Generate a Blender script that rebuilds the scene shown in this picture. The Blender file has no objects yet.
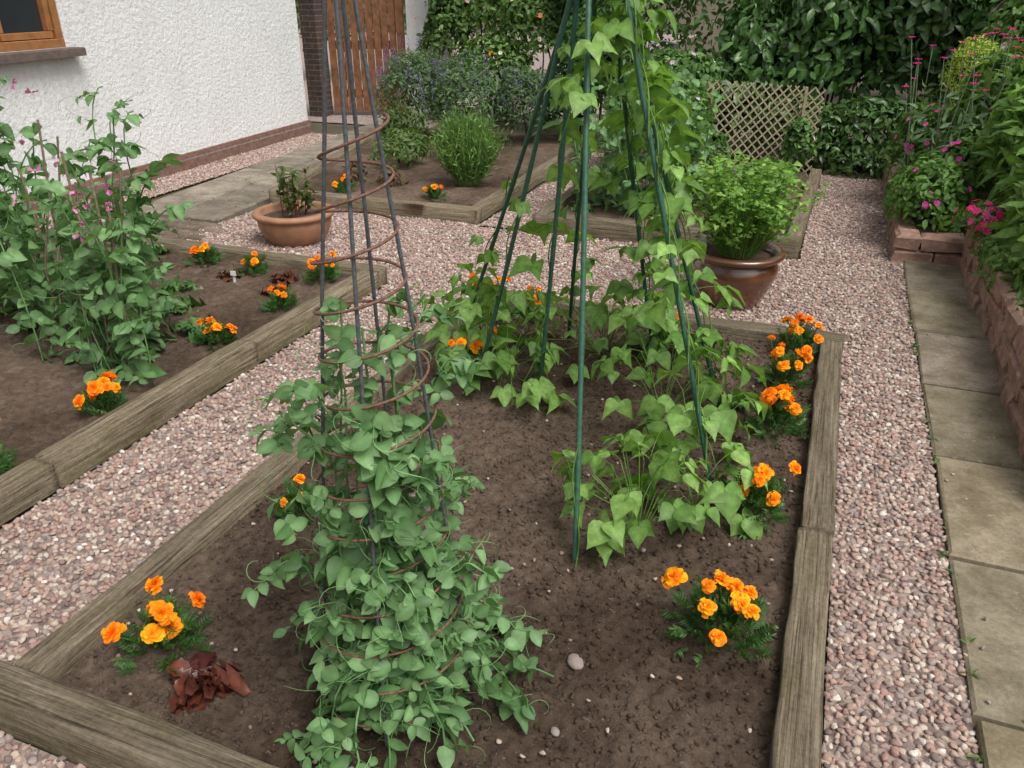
import bpy, math, numpy as np
from mathutils import Vector, Matrix
rng=np.random.default_rng(11)
R=rng.random
def U(a,b,n=None): return rng.uniform(a,b,n)
scene=bpy.context.scene
COL=scene.collection
# ------------------------------------------------------------------ materials
def newmat(name):
    m=bpy.data.materials.new(name); m.use_nodes=True
    nt=m.node_tree
    for n in list(nt.nodes): nt.nodes.remove(n)
    out=nt.nodes.new('ShaderNodeOutputMaterial'); p=nt.nodes.new('ShaderNodeBsdfPrincipled')
    nt.links.new(p.outputs[0],out.inputs[0])
    return m,nt,p,out
def N(nt,t,**k):
    n=nt.nodes.new(t)
    for a,b in k.items():
        if a in n.inputs: n.inputs[a].default_value=b
        else: setattr(n,a,b)
    return n
def ramp(nt,fac,stops,interp='LINEAR'):
    r=nt.nodes.new('ShaderNodeValToRGB'); r.color_ramp.interpolation=interp
    e=r.color_ramp.elements
    while len(e)<len(stops): e.new(.5)
    for i,(p,c) in enumerate(stops):
        e[i].position=p; e[i].color=(*c,1)
    nt.links.new(fac,r.inputs[0]); return r.outputs[0]
def mixc(nt,fac,a,b,mode='MIX'):
    m=nt.nodes.new('ShaderNodeMix'); m.data_type='RGBA'; m.blend_type=mode
    for s,v in ((m.inputs[0],fac),(m.inputs[6],a),(m.inputs[7],b)):
        if isinstance(v,bpy.types.NodeSocket): nt.links.new(v,s)
        elif isinstance(v,(int,float)): s.default_value=v
        else: s.default_value=(*v,1)
    return m.outputs[2]
def tc(nt,scale=(1,1,1),kind='Object',rot=(0,0,0)):
    m=nt.nodes.new('ShaderNodeMapping')
    m.inputs['Scale'].default_value=scale; m.inputs['Rotation'].default_value=rot
    if kind=='World':
        t=nt.nodes.new('ShaderNodeNewGeometry'); nt.links.new(t.outputs['Position'],m.inputs[0])
    else:
        t=nt.nodes.new('ShaderNodeTexCoord'); nt.links.new(t.outputs[kind],m.inputs[0])
    return m.outputs[0]
def noise(nt,vec,scale,detail=6,rough=.6,out='Fac'):
    n=N(nt,'ShaderNodeTexNoise',Scale=scale,Detail=detail,Roughness=rough); nt.links.new(vec,n.inputs['Vector']); return n.outputs[out]
def bump(nt,p,h,strength=.5,dist=.01):
    b=N(nt,'ShaderNodeBump',Strength=strength,Distance=dist); nt.links.new(h,b.inputs['Height']); nt.links.new(b.outputs[0],p.inputs['Normal'])
def math_(nt,op,a,b=None):
    m=nt.nodes.new('ShaderNodeMath'); m.operation=op
    for s,v in ((m.inputs[0],a),(m.inputs[1],b)):
        if v is None: continue
        if isinstance(v,bpy.types.NodeSocket): nt.links.new(v,s)
        else: s.default_value=v
    return m.outputs[0]
def leafmat(name,rough=.5,trans=.3,spec=.35,vary=.35,scale=40):
    m,nt,p,out=newmat(name)
    a=N(nt,'ShaderNodeAttribute',attribute_name='Col')
    v=tc(nt)
    n=noise(nt,v,scale,2)
    c=ramp(nt,n,[(.3,(1-vary,)*3),(.7,(1+vary*.6,)*3)])
    col=mixc(nt,1.0,a.outputs['Color'],c,'MULTIPLY')
    nt.links.new(col,p.inputs['Base Color'])
    p.inputs['Roughness'].default_value=rough; p.inputs['Specular IOR Level'].default_value=spec
    t=nt.nodes.new('ShaderNodeBsdfTranslucent'); tcx=mixc(nt,1.0,col,(1.5,1.6,.7),'MULTIPLY'); nt.links.new(tcx,t.inputs[0])
    mx=nt.nodes.new('ShaderNodeMixShader'); mx.inputs[0].default_value=trans
    nt.links.new(p.outputs[0],mx.inputs[1]); nt.links.new(t.outputs[0],mx.inputs[2]); nt.links.new(mx.outputs[0],out.inputs[0])
    return m
M_leaf=leafmat('leaf')
M_leafg=leafmat('leaf_glossy',rough=.35,trans=.15,spec=.5)
M_pea=leafmat('leaf_pea',rough=.48,trans=.25,spec=.4,vary=.25,scale=30)
M_petal=leafmat('petal',rough=.7,trans=.25,spec=.15,vary=.12,scale=60)
def simple(name,col,rough=.7,metal=0,nscale=20,vary=.3,bs=.3,bd=.005,spec=.4):
    m,nt,p,out=newmat(name); v=tc(nt); n=noise(nt,v,nscale)
    lo=tuple(c*(1-vary) for c in col); hi=tuple(min(1,c*(1+vary)) for c in col)
    nt.links.new(ramp(nt,n,[(.3,lo),(.7,hi)]),p.inputs['Base Color'])
    p.inputs['Roughness'].default_value=rough; p.inputs['Metallic'].default_value=metal
    p.inputs['Specular IOR Level'].default_value=spec
    bump(nt,p,n,bs,bd); return m
def mat_wood_old():
    m,nt,p,out=newmat('weathered_timber')
    oi=nt.nodes.new('ShaderNodeObjectInfo')
    g=noise(nt,tc(nt,(1.2,22,22)),3.0,9,.7)
    g2=noise(nt,tc(nt,(.6,80,80)),2.0,6,.8)
    big=noise(nt,tc(nt,(1.5,4,4)),2.2,4,.6)
    sp=noise(nt,tc(nt,(1,1,1)),60,5,.7)
    c=ramp(nt,g,[(.28,(.075,.056,.037)),(.42,(.20,.160,.110)),(.6,(.33,.275,.20)),(.8,(.48,.42,.33))])
    c2=ramp(nt,g2,[(.38,(.2,.18,.16)),(.48,(.95,.95,.95)),(1,(1.1,1.1,1.1))])
    c=mixc(nt,.85,c,c2,'MULTIPLY')
    mo=ramp(nt,big,[(.5,(0,0,0)),(.66,(1,1,1))])
    c=mixc(nt,mo,c,mixc(nt,.5,c,(.13,.115,.05)))
    c=mixc(nt,1,c,ramp(nt,sp,[(.3,(.7,.7,.7)),(.6,(1.1,1.1,1.1))]),'MULTIPLY')
    c=mixc(nt,1,c,ramp(nt,oi.outputs['Random'],[(0,(.78,.77,.75)),(1,(1.1,1.08,1.02))]),'MULTIPLY')
    nt.links.new(c,p.inputs['Base Color']); p.inputs['Roughness'].default_value=.88; p.inputs['Specular IOR Level'].default_value=.25
    bump(nt,p,math_(nt,'ADD',g,g2),1.0,.009); return m
M_wood=mat_wood_old()
def mat_soil():
    m,nt,p,out=newmat('soil'); v=tc(nt,kind='World')
    a=noise(nt,v,26,10,.75); b=noise(nt,v,1.3,5,.6); f=noise(nt,v,150,5,.75); s=noise(nt,v,90,2,.5)
    c=ramp(nt,a,[(.28,(.075,.054,.041)),(.5,(.178,.130,.098)),(.72,(.275,.21,.162))])
    d=ramp(nt,b,[(.40,(.55,.50,.47)),(.60,(1.08,1.06,1.04))])
    c=mixc(nt,1.0,c,d,'MULTIPLY')
    c=mixc(nt,ramp(nt,s,[(.68,(0,0,0)),(.73,(.6,.6,.6))]),c,(.36,.28,.22))
    nt.links.new(c,p.inputs['Base Color']); p.inputs['Roughness'].default_value=.97; p.inputs['Specular IOR Level'].default_value=.12
    bump(nt,p,math_(nt,'ADD',a,math_(nt,'MULTIPLY',f,.6)),1.0,.020); return m
M_soil=mat_soil()
def mat_pebble():
    m,nt,p,out=newmat('gravel_stone')
    o=N(nt,'ShaderNodeAttribute',attribute_name='rnd')
    c=ramp(nt,o.outputs['Fac'],[(0,(.41,.30,.26)),(.14,(.28,.20,.18)),(.26,(.50,.40,.33)),(.38,(.43,.29,.235)),(.5,(.34,.285,.265)),(.62,(.57,.485,.42)),(.70,(.37,.235,.205)),(.80,(.20,.16,.145)),(.86,(.47,.36,.305)),(.96,(.68,.63,.57))],'CONSTANT')
    n=noise(nt,tc(nt,kind='World'),120,4,.7)
    c=mixc(nt,1.0,c,ramp(nt,n,[(.3,(.76,.74,.73)),(.7,(1.10,1.08,1.06))]),'MULTIPLY')
    nt.links.new(c,p.inputs['Base Color']); p.inputs['Roughness'].default_value=.75; p.inputs['Specular IOR Level'].default_value=.25
    return m
M_peb=mat_pebble()
def mat_gbase():
    m,nt,p,out=newmat('gravel_bed'); v=tc(nt)
    vo=N(nt,'ShaderNodeTexVoronoi',Scale=55.0); nt.links.new(v,vo.inputs['Vector'])
    s=nt.nodes.new('ShaderNodeSeparateColor'); nt.links.new(vo.outputs['Color'],s.inputs[0])
    c=ramp(nt,s.outputs[0],[(0,(.13,.09,.078)),(.4,(.22,.16,.14)),(.8,(.32,.25,.21))])
    nt.links.new(c,p.inputs['Base Color']); p.inputs['Roughness'].default_value=.9
    bump(nt,p,vo.outputs['Distance'],-.8,.01); return m
M_gb=mat_gbase()
def mat_render():
    m,nt,p,out=newmat('white_render'); v=tc(nt)
    n=noise(nt,v,24,6,.65); b=noise(nt,v,1.2,4,.6); st=noise(nt,tc(nt,(6,6,.6)),3,4,.6)
    c=ramp(nt,b,[(.3,(.77,.77,.765)),(.65,(.84,.84,.835))])
    c=mixc(nt,1,c,ramp(nt,st,[(.35,(.93,.925,.91)),(.55,(1,1,1))]),'MULTIPLY')
    nt.links.new(c,p.inputs['Base Color']); p.inputs['Roughness'].default_value=.9
    bump(nt,p,n,.8,.025); return m
M_render=mat_render()
def mat_brick(name,c1,c2,mortar,scale=1,rot=(0,0,0),bw=.215,bh=.07):
    m,nt,p,out=newmat(name); v=tc(nt,rot=rot)
    b=nt.nodes.new('ShaderNodeTexBrick'); nt.links.new(v,b.inputs['Vector'])
    b.inputs['Scale'].default_value=1; b.inputs['Brick Width'].default_value=bw; b.inputs['Row Height'].default_value=bh; b.inputs['Mortar Size'].default_value=.007
    b.inputs['Color1'].default_value=(*c1,1); b.inputs['Color2'].default_value=(*c2,1); b.inputs['Mortar'].default_value=(*mortar,1)
    n=noise(nt,v,25)
    c=mixc(nt,1,b.outputs['Color'],ramp(nt,n,[(.3,(.6,.6,.6)),(.7,(1.25,1.25,1.25))]),'MULTIPLY')
    nt.links.new(c,p.inputs['Base Color']); p.inputs['Roughness'].default_value=.9
    bump(nt,p,math_(nt,'ADD',n,math_(nt,'MULTIPLY',b.outputs['Fac'],-1.0)),.6,.01); return m
M_brick=mat_brick('red_brick',(.24,.13,.10),(.15,.10,.085),(.30,.27,.24),rot=(math.radians(90),0,math.radians(90)))
M_brick2=mat_brick('red_brick_pier',(.10,.06,.045),(.07,.045,.035),(.14,.13,.12),rot=(math.radians(90),0,0))
M_drive=mat_brick('block_paving',(.42,.32,.28),(.36,.28,.25),(.2,.17,.15))
def mat_slab(name,tint=(1,1,1)):
    m,nt,p,out=newmat(name); v=tc(nt)
    a=N(nt,'ShaderNodeAttribute',attribute_name='Col')
    n=noise(nt,v,70,8,.8); b=noise(nt,v,5,6,.7); l=noise(nt,v,14,5,.7); k=noise(nt,v,30,4,.6)
    c=mixc(nt,1,a.outputs['Color'],ramp(nt,n,[(.25,(.55,.53,.5)),(.75,(1.2,1.2,1.2))]),'MULTIPLY')
    c=mixc(nt,1,c,ramp(nt,b,[(.32,(.5,.47,.40)),(.62,(1.1,1.1,1.1))]),'MULTIPLY')
    c=mixc(nt,ramp(nt,l,[(.53,(0,0,0)),(.68,(.65,.65,.65))]),c,(.15,.125,.075))
    c=mixc(nt,ramp(nt,k,[(.64,(0,0,0)),(.70,(.5,.5,.5))]),c,(.40,.37,.32))
    nt.links.new(c,p.inputs['Base Color']); p.inputs['Roughness'].default_value=.92; p.inputs['Specular IOR Level'].default_value=.2
    bump(nt,p,n,.8,.007); return m
M_slab=mat_slab('concrete_slab')
M_ground=simple('ground_earth',(.09,.075,.045),.95,nscale=4)
M_cane=simple('green_cane',(.035,.105,.065),.5,nscale=60,vary=.35,bs=.4,bd=.002,spec=.4)
M_rust=simple('rusty_wire',(.17,.085,.06),.75,nscale=120,vary=.5)
M_iron=simple('dark_iron',(.085,.09,.10),.5,nscale=120,vary=.4)
M_twig=simple('twig',(.20,.15,.10),.85,nscale=60,vary=.4)
M_terra=simple('terracotta',(.34,.175,.10),.6,nscale=9,vary=.3,bs=.15)
M_glaze=simple('brown_glaze',(.13,.048,.02),.25,nscale=4,vary=.55,bs=.05,spec=.8)
M_glaze.node_tree.nodes['Principled BSDF'].inputs['Coat Weight'].default_value=.6
M_gate=simple('stained_boards',(.22,.095,.045),.7,nscale=12,vary=.45)
M_oak=simple('window_oak',(.32,.14,.05),.5,nscale=15,vary=.25)
M_sill=simple('sill_stone',(.13,.10,.085),.9,nscale=20)
M_glass,_nt,_p,_=newmat('window_glass'); _p.inputs['Base Color'].default_value=(.03,.035,.04,1); _p.inputs['Roughness'].default_value=.06
M_trel=simple('trellis_wood',(.32,.26,.17),.85,nscale=30,vary=.35)
M_sand=simple('red_sandstone',(.31,.19,.145),.92,nscale=14,vary=.45,bs=.7,bd=.015)
M_white=simple('white_plastic',(.7,.7,.68),.5,nscale=10,vary=.08)
M_roof=simple('roof_tile',(.12,.08,.07),.8,nscale=6)
# ------------------------------------------------------------------ builder
def nrm(a): return a/np.maximum(np.linalg.norm(a,axis=-1,keepdims=True),1e-9)
def vn(*a): return np.array(a,float)
class T: pass
def leaf_t(prof,fold=.25,curl=.25,wave=0.):
    t=T(); v=[(0,0,0)];cm=[1.2]
    for i,(y,w) in enumerate(prof):
        z=-curl*y*y
        wz=wave*(1 if i%2 else -1)
        v+=[(-w,y,z+fold*w+wz),(0,y,z),(w,y,z+fold*w-wz)]; cm+=[.95,1.25,.95]
    v.append((0,1,-curl)); cm.append(1.0)
    n=len(v)-1; f3=[(0,2,1),(0,3,2)]; f4=[]
    for i in range(len(prof)-1):
        a=1+3*i; b=a+3
        f4+=[(a,a+1,b+1,b),(a+1,a+2,b+2,b+1)]
    a=1+3*(len(prof)-1); f3+=[(a,a+1,n),(a+1,a+2,n)]
    t.v=np.array(v,float); t.cm=np.array(cm); t.f3=np.array(f3); t.f4=np.array(f4).reshape(-1,4); return t
T_kite=leaf_t([(.4,.24)],.3,.25)
T_lance=leaf_t([(.25,.10),(.6,.12)],.3,.5)
T_oval=leaf_t([(.1,.2),(.3,.34),(.55,.36),(.82,.22)],.25,.3,.015)
T_bean=leaf_t([(.03,.22),(.16,.40),(.35,.42),(.6,.27),(.82,.10)],.2,.35,.012)
T_bg=leaf_t([(.25,.24),(.65,.22)],.3,.3)
T_stip=leaf_t([(.06,.28),(.3,.40),(.6,.33),(.85,.15)],.2,.35,.015)
T_petal=leaf_t([(.3,.16),(.7,.33),(.93,.3)],.15,.12,.07)
T_frill=leaf_t([(.12,.10),(.26,.22),(.38,.27),(.5,.36),(.62,.38),(.74,.44),(.85,.38),(.95,.26)],.35,.3,.09)
T_blade=leaf_t([(.3,.02),(.7,.018)],.2,.25)
class B:
    def __init__(s): s.V=[];s.C=[];s.F3=[];s.F4=[];s.M3=[];s.M4=[];s.n=0;s.q={}
    def raw(s,V,f3,f4,C,mat):
        V=np.asarray(V,float).reshape(-1,3); C=np.broadcast_to(np.asarray(C,float),V.shape)
        s.V.append(V); s.C.append(C)
        if f3 is not None and len(f3): s.F3.append(np.asarray(f3)+s.n); s.M3.append(np.full(len(f3),mat))
        if f4 is not None and len(f4): s.F4.append(np.asarray(f4)+s.n); s.M4.append(np.full(len(f4),mat))
        s.n+=len(V)
    def inst(s,t,P,D,UP,S,C,mat=0):
        P=np.atleast_2d(P).astype(float); n=len(P)
        D=nrm(np.broadcast_to(D,(n,3)).astype(float)); UP=np.broadcast_to(UP,(n,3))
        X=nrm(np.cross(D,UP)); Z=np.cross(X,D)
        S=np.asarray(S,float)
        if S.ndim==0: S=np.full(n,S)
        if S.ndim==1: S=np.repeat(S[:,None],3,1)
        L=t.v[None]*S[:,None,:]
        L[...,2]*=U(.3,1.9,(n,1))
        V=P[:,None]+L[...,0:1]*X[:,None]+L[...,1:2]*D[:,None]+L[...,2:3]*Z[:,None]
        C=np.broadcast_to(C,(n,3)); CC=C[:,None,:]*t.cm[None,:,None]
        k=len(t.v); off=(np.arange(n)*k)[:,None,None]
        s.raw(V.reshape(-1,3),(t.f3[None]+off).reshape(-1,3),(t.f4[None]+off).reshape(-1,4) if len(t.f4) else None,CC.reshape(-1,3),mat)
    def put(s,t,p,d,up,S,c,mat=0):
        s.q.setdefault((id(t),mat),[t,mat,[],[],[],[],[]]); e=s.q[(id(t),mat)]
        e[2].append(p);e[3].append(d);e[4].append(up);e[5].append(S if hasattr(S,'__len__') else (S,S,S));e[6].append(c)
    def flush(s):
        for e in s.q.values(): s.inst(e[0],np.array(e[2]),np.array(e[3]),np.array(e[4]),np.array(e[5]),np.array(e[6]),e[1])
        s.q={}
    def tube(s,P,r,C,mat=0,k=5,cap=False):
        P=np.asarray(P,float); m=len(P); r=np.broadcast_to(r,(m,))
        d=nrm(np.gradient(P,axis=0)); ref=np.where(np.abs(d[:,2:3])>.9,vn(1,0,0),vn(0,0,1))
        x=nrm(np.cross(d,ref)); y=np.cross(d,x)
        a=np.arange(k)*2*math.pi/k
        V=P[:,None]+r[:,None,None]*(np.cos(a)[None,:,None]*x[:,None]+np.sin(a)[None,:,None]*y[:,None])
        f=[]
        for i in range(m-1):
            for j in range(k):
                f.append((i*k+j,i*k+(j+1)%k,(i+1)*k+(j+1)%k,(i+1)*k+j))
        V=V.reshape(-1,3); f3=[]
        if cap:
            V=np.vstack([V,P[-1:],P[:1]]); c0=m*k
            for j in range(k): f3+=[((m-1)*k+j,(m-1)*k+(j+1)%k,c0),((j+1)%k,j,c0+1)]
        s.raw(V,f3,f,C,mat)
    def box(s,c,sz,C=(1,1,1),mat=0,rz=0,ch=.0,jit=0):
        hx,hy,hz=sz[0]/2,sz[1]/2,sz[2]/2
        lv=[(hx,hy,-hz),(hx,hy,hz-ch),(hx-ch,hy-ch,hz)]
        V=[]
        for (a,b,z) in lv: V+=[(-a,-b,z),(a,-b,z),(a,b,z),(-a,b,z)]
        V=np.array(V); 
        if jit: V=V+U(-jit,jit,V.shape)
        f=[(3,2,1,0),(8,9,10,11)]
        for l in range(2):
            for j in range(4): f.append((l*4+j,l*4+(j+1)%4,(l+1)*4+(j+1)%4,(l+1)*4+j))
        cz,sn=math.cos(rz),math.sin(rz)
        V=np.stack([V[:,0]*cz-V[:,1]*sn,V[:,0]*sn+V[:,1]*cz,V[:,2]],1)+np.array(c,float)
        s.raw(V,None,f,C,mat)
    def lathe(s,prof,c,C,mat,k=48):
        a=np.arange(k)*2*math.pi/k; V=[]
        for r,z in prof: V.append(np.stack([c[0]+r*np.cos(a),c[1]+r*np.sin(a),np.full(k,c[2]+z)],1))
        V=np.vstack(V); f=[]
        for i in range(len(prof)-1):
            for j in range(k): f.append((i*k+j,i*k+(j+1)%k,(i+1)*k+(j+1)%k,(i+1)*k+j))
        s.raw(V,None,f,C,mat)
    def build(s,name,mats,smooth=True,parent=None,loc=None):
        s.flush()
        V=np.vstack(s.V); C=np.vstack(s.C)
        F3=np.vstack(s.F3) if s.F3 else np.zeros((0,3),int); F4=np.vstack(s.F4) if s.F4 else np.zeros((0,4),int)
        mi=np.concatenate([*(s.M3 or [np.zeros(0,int)]),*(s.M4 or [np.zeros(0,int)])]).astype(np.int32)
        me=bpy.data.meshes.new(name); me.vertices.add(len(V)); me.vertices.foreach_set('co',V.astype(np.float32).ravel())
        li=np.concatenate([F3.ravel(),F4.ravel()]).astype(np.int32); me.loops.add(len(li)); me.loops.foreach_set('vertex_index',li)
        ls=np.concatenate([np.arange(len(F3))*3,len(F3)*3+np.arange(len(F4))*4]).astype(np.int32)
        me.polygons.add(len(ls)); me.polygons.foreach_set('loop_start',ls)
        me.update(calc_edges=True)
        me.polygons.foreach_set('material_index',mi)
        me.polygons.foreach_set('use_smooth',np.full(len(ls),smooth))
        at=me.color_attributes.new('Col','FLOAT_COLOR','POINT'); at.data.foreach_set('color',np.hstack([C,np.ones((len(C),1))]).astype(np.float32).ravel())
        for m in mats: me.materials.append(m)
        me.validate()
        o=bpy.data.objects.new(name,me); COL.objects.link(o)
        if parent: o.parent=parent
        if loc: o.location=loc
        return o
def empty(name,loc=(0,0,0),rz=0):
    o=bpy.data.objects.new(name,None); COL.objects.link(o); o.location=loc; o.rotation_euler[2]=rz; o.empty_display_size=.2; return o
_tab=rng.random((256,256))
def vnoise(x,y,s=0):
    x=np.asarray(x)+s*17.3+100; y=np.asarray(y)+s*9.1+100
    xi=np.floor(x).astype(int); yi=np.floor(y).astype(int); fx=x-xi; fy=y-yi
    fx=fx*fx*(3-2*fx); fy=fy*fy*(3-2*fy); g=lambda a,b:_tab[a%256,b%256]
    return (g(xi,yi)*(1-fx)+g(xi+1,yi)*fx)*(1-fy)+(g(xi,yi+1)*(1-fx)+g(xi+1,yi+1)*fx)*fy-.5
# ------------------------------------------------------------------ ground
b=B(); b.raw([(-80,-40,-.02),(80,-40,-.02),(80,120,-.02),(-80,120,-.02)],None,[(0,1,2,3)],(1,1,1),0); b.build('ground',[M_ground],False)
def scatter(o,dist,dens,rmin,rmax,mat,seed,flat=(.55,.8),sub=2,zoff=(-.3,.5),variants=4,base=True):
    ng=bpy.data.node_groups.new(o.name+'_scatter','GeometryNodeTree')
    ng.interface.new_socket('Geometry',in_out='INPUT',socket_type='NodeSocketGeometry'); ng.interface.new_socket('Geometry',in_out='OUTPUT',socket_type='NodeSocketGeometry')
    nn=ng.nodes.new; lk=ng.links.new
    gi=nn('NodeGroupInput'); go=nn('NodeGroupOutput')
    d=nn('GeometryNodeDistributePointsOnFaces'); d.distribute_method='POISSON'
    d.inputs['Distance Min'].default_value=dist; d.inputs['Density Max'].default_value=dens; d.inputs['Seed'].default_value=seed
    lk(gi.outputs[0],d.inputs['Mesh'])
    def rv(a,b,sd):
        r=nn('FunctionNodeRandomValue'); r.data_type='FLOAT_VECTOR'; r.inputs[0].default_value=a; r.inputs[1].default_value=b; r.inputs['Seed'].default_value=sd; return r.outputs[0]
    sp=nn('GeometryNodeSetPosition'); lk(d.outputs['Points'],sp.inputs['Geometry']); lk(rv((0,0,zoff[0]*rmax),(0,0,zoff[1]*rmax),3+seed),sp.inputs['Offset'])
    jv=nn('GeometryNodeJoinGeometry')
    for i in range(variants):
        ic=nn('GeometryNodeMeshIcoSphere'); ic.inputs['Radius'].default_value=1; ic.inputs['Subdivisions'].default_value=sub
        pos=nn('GeometryNodeInputPosition'); ad=nn('ShaderNodeVectorMath'); ad.operation='ADD'; lk(pos.outputs[0],ad.inputs[0]); ad.inputs[1].default_value=(i*7.3,i*3.1,1.7*i)
        nz=nn('ShaderNodeTexNoise'); nz.inputs['Scale'].default_value=.9; nz.inputs['Detail'].default_value=1; lk(ad.outputs[0],nz.inputs['Vector'])
        sb=nn('ShaderNodeVectorMath'); sb.operation='SUBTRACT'; lk(nz.outputs['Color'],sb.inputs[0]); sb.inputs[1].default_value=(.5,.5,.5)
        sc=nn('ShaderNodeVectorMath'); sc.operation='SCALE'; lk(sb.outputs[0],sc.inputs[0]); sc.inputs['Scale'].default_value=1.5
        s2=nn('GeometryNodeSetPosition'); lk(ic.outputs[0],s2.inputs['Geometry']); lk(sc.outputs[0],s2.inputs['Offset'])
        gti=nn('GeometryNodeGeometryToInstance'); lk(s2.outputs[0],gti.inputs[0]); lk(gti.outputs[0],jv.inputs[0])
    ip=nn('GeometryNodeInstanceOnPoints'); lk(sp.outputs[0],ip.inputs['Points']); lk(jv.outputs[0],ip.inputs['Instance'])
    ip.inputs['Pick Instance'].default_value=True
    lk(rv((-.35,-.35,0),(.35,.35,6.28),5+seed),ip.inputs['Rotation'])
    lk(rv((rmin,rmin,rmin*flat[0]),(rmax,rmax,rmax*flat[1]),6+seed),ip.inputs['Scale'])
    st=nn('GeometryNodeStoreNamedAttribute'); st.data_type='FLOAT'; st.domain='INSTANCE'; st.inputs['Name'].default_value='rnd'
    rf=nn('FunctionNodeRandomValue'); rf.data_type='FLOAT'; rf.inputs['Seed'].default_value=77+seed
    val=[s for s in st.inputs if s.name=='Value' and s.enabled][0]; lk(rf.outputs[1],val); lk(ip.outputs[0],st.inputs['Geometry'])
    rl=nn('GeometryNodeRealizeInstances'); lk(st.outputs[0],rl.inputs[0])
    smo=nn('GeometryNodeSetShadeSmooth'); lk(rl.outputs[0],smo.inputs[0])
    sm=nn('GeometryNodeSetMaterial'); sm.inputs['Material'].default_value=mat; lk(smo.outputs[0],sm.inputs[0])
    j=nn('GeometryNodeJoinGeometry')
    if base: lk(gi.outputs[0],j.inputs[0])
    lk(sm.outputs[0],j.inputs[0]); lk(j.outputs[0],go.inputs[0])
    md=o.modifiers.new('scatter','NODES'); md.node_group=ng
b=B()
rects=[(-2.49,-1.79,-.3,4.12),(-1.79,.22,-.3,.865),(.22,.575,-.3,5.9),(-2.49,.22,4.13,5.68),(-4.45,-2.49,4.26,5.74),
       (-2.50,-2.05,5.74,9.0),(-.08,.53,5.9,9.4),(-.08,.22,5.68,5.9)]
for (x0,x1,y0,y1) in rects: b.raw([(x0,y0,0),(x1,y0,0),(x1,y1,0),(x0,y1,0)],None,[(0,1,2,3)],(1,1,1),0)
b.raw([(-5.98,4.0,0),(-5.55,4.0,0),(-5.75,9.0,0),(-6.26,9.0,0)],None,[(0,1,2,3)],(1,1,1),0)
g=b.build('gravel_path',[M_gb],False)
scatter(g,.0140,9000,.0060,.0135,M_peb,1,flat=(.7,.85))
b=B()
for (x0,x1,y0,y1,z) in ((.575,.70,.4,5.6,.026),(-1.66,.09,1.03,4.0,.076),(-5.4,-4.4,4.3,9,.02)): b.raw([(x0,y0,z),(x1,y0,z),(x1,y1,z),(x0,y1,z)],None,[(0,1,2,3)],(1,1,1),0)
g=b.build('stray_gravel',[M_gb],False)
scatter(g,.03,34,.003,.008,M_peb,31,flat=(.6,.85),zoff=(0,.2),base=False)
# ------------------------------------------------------------------ timber
def beam(name,p0,p1,w,h,z0,parent):
    p0=np.array(p0,float);p1=np.array(p1,float); L=np.linalg.norm(p1-p0); ang=math.atan2(p1[1]-p0[1],p1[0]-p0[0])
    n=max(4,int(L/.03)); c=.009
    sec=[(-w/2,0),(-w/2,h-c),(-w/2+c*.4,h-c*.4),(-w/2+c,h),(-w/6,h),(w/6,h),(w/2-c,h),(w/2-c*.4,h-c*.4),(w/2,h-c),(w/2,0)]
    k=len(sec); V=[];sd=rng.random()*50
    for i in range(n+1):
        x=L*i/n
        e=0
        if i in(0,n): e=.006; 
        for j,(y,z) in enumerate(sec):
            jy=vnoise(x*6,j*.6+sd)*.012; jz=vnoise(x*5,j*1.1+sd,3)*.013*(z>0)
            V.append((x,y*(1-e/w)+jy,z-(e*.6 if z>0 else 0)+jz))
    V=np.array(V); f=[]
    for i in range(n):
        for j in range(k-1): f.append((i*k+j,(i+1)*k+j,(i+1)*k+j+1,i*k+j+1))
    f3=[]
    for (base,flip) in ((0,0),(n*k,1)):
        for j in range(1,k-1): t=(base,base+j,base+j+1); f3.append(t if not flip else t[::-1])
    b=B(); b.raw(V,f3,f,(1,1,1),0); o=b.build(name,[M_wood],True,parent); o.location=(p0[0],p0[1],z0); o.rotation_euler[2]=ang
    return o
def soilgrid(name,x0,x1,y0,y1,z,parent,step=.012,amp=.02,topf=None,crumbs=True,seed=3):
    nx=int((x1-x0)/step);ny=int((y1-y0)/step)
    X,Y=np.meshgrid(np.linspace(x0,x1,nx),np.linspace(y0,y1,ny))
    if topf: X,Y=topf(X,Y)
    c1=np.clip(vnoise(X*38,Y*38,5)+.05,0,1); c2=np.clip(vnoise(X*75,Y*75,6),0,1)
    Z=z+amp*(vnoise(X*4,Y*4)+.7*vnoise(X*11,Y*11,1)+.5*vnoise(X*24,Y*24,2))+ (.028*c1+.020*c2 if step<.015 else 0)
    V=np.stack([X,Y,Z],-1).reshape(-1,3)
    i=(np.arange(ny-1)[:,None]*nx+np.arange(nx-1)[None]).ravel()
    b=B(); b.raw(V,None,np.stack([i,i+1,i+nx+1,i+nx],1),(1,1,1),0); o=b.build(name,[M_soil],True,parent)
    if crumbs: scatter(o,.013,1700,.002,.012,M_soil,seed,flat=(.6,.9),sub=1,zoff=(0,.25))
    return o
TH=.115
bed=empty('raised_bed')
beam('timber_front',(-1.95,.922),(.205,.922),.105,TH,0,bed)
beam('timber_left_a',(-1.73,.98),(-1.73,2.72),.10,TH,0,bed)
beam('timber_left_b',(-1.735,2.725),(-1.735,4.01),.10,TH-.004,0,bed)
beam('timber_right_a',(.15,.98),(.15,2.35),.105,TH,0,bed)
beam('timber_right_b',(.155,2.355),(.155,4.01),.105,TH+.004,0,bed)
beam('timber_back',(-1.79,4.066),(.215,4.066),.11,TH,0,bed)
soilgrid('soil',-1.69,.11,.97,4.02,.057,bed,step=.0075)
bed2=empty('raised_bed')
beam('timber_right_a',(-2.56,-.2),(-2.56,1.75),.11,TH,0,bed2)
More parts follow.
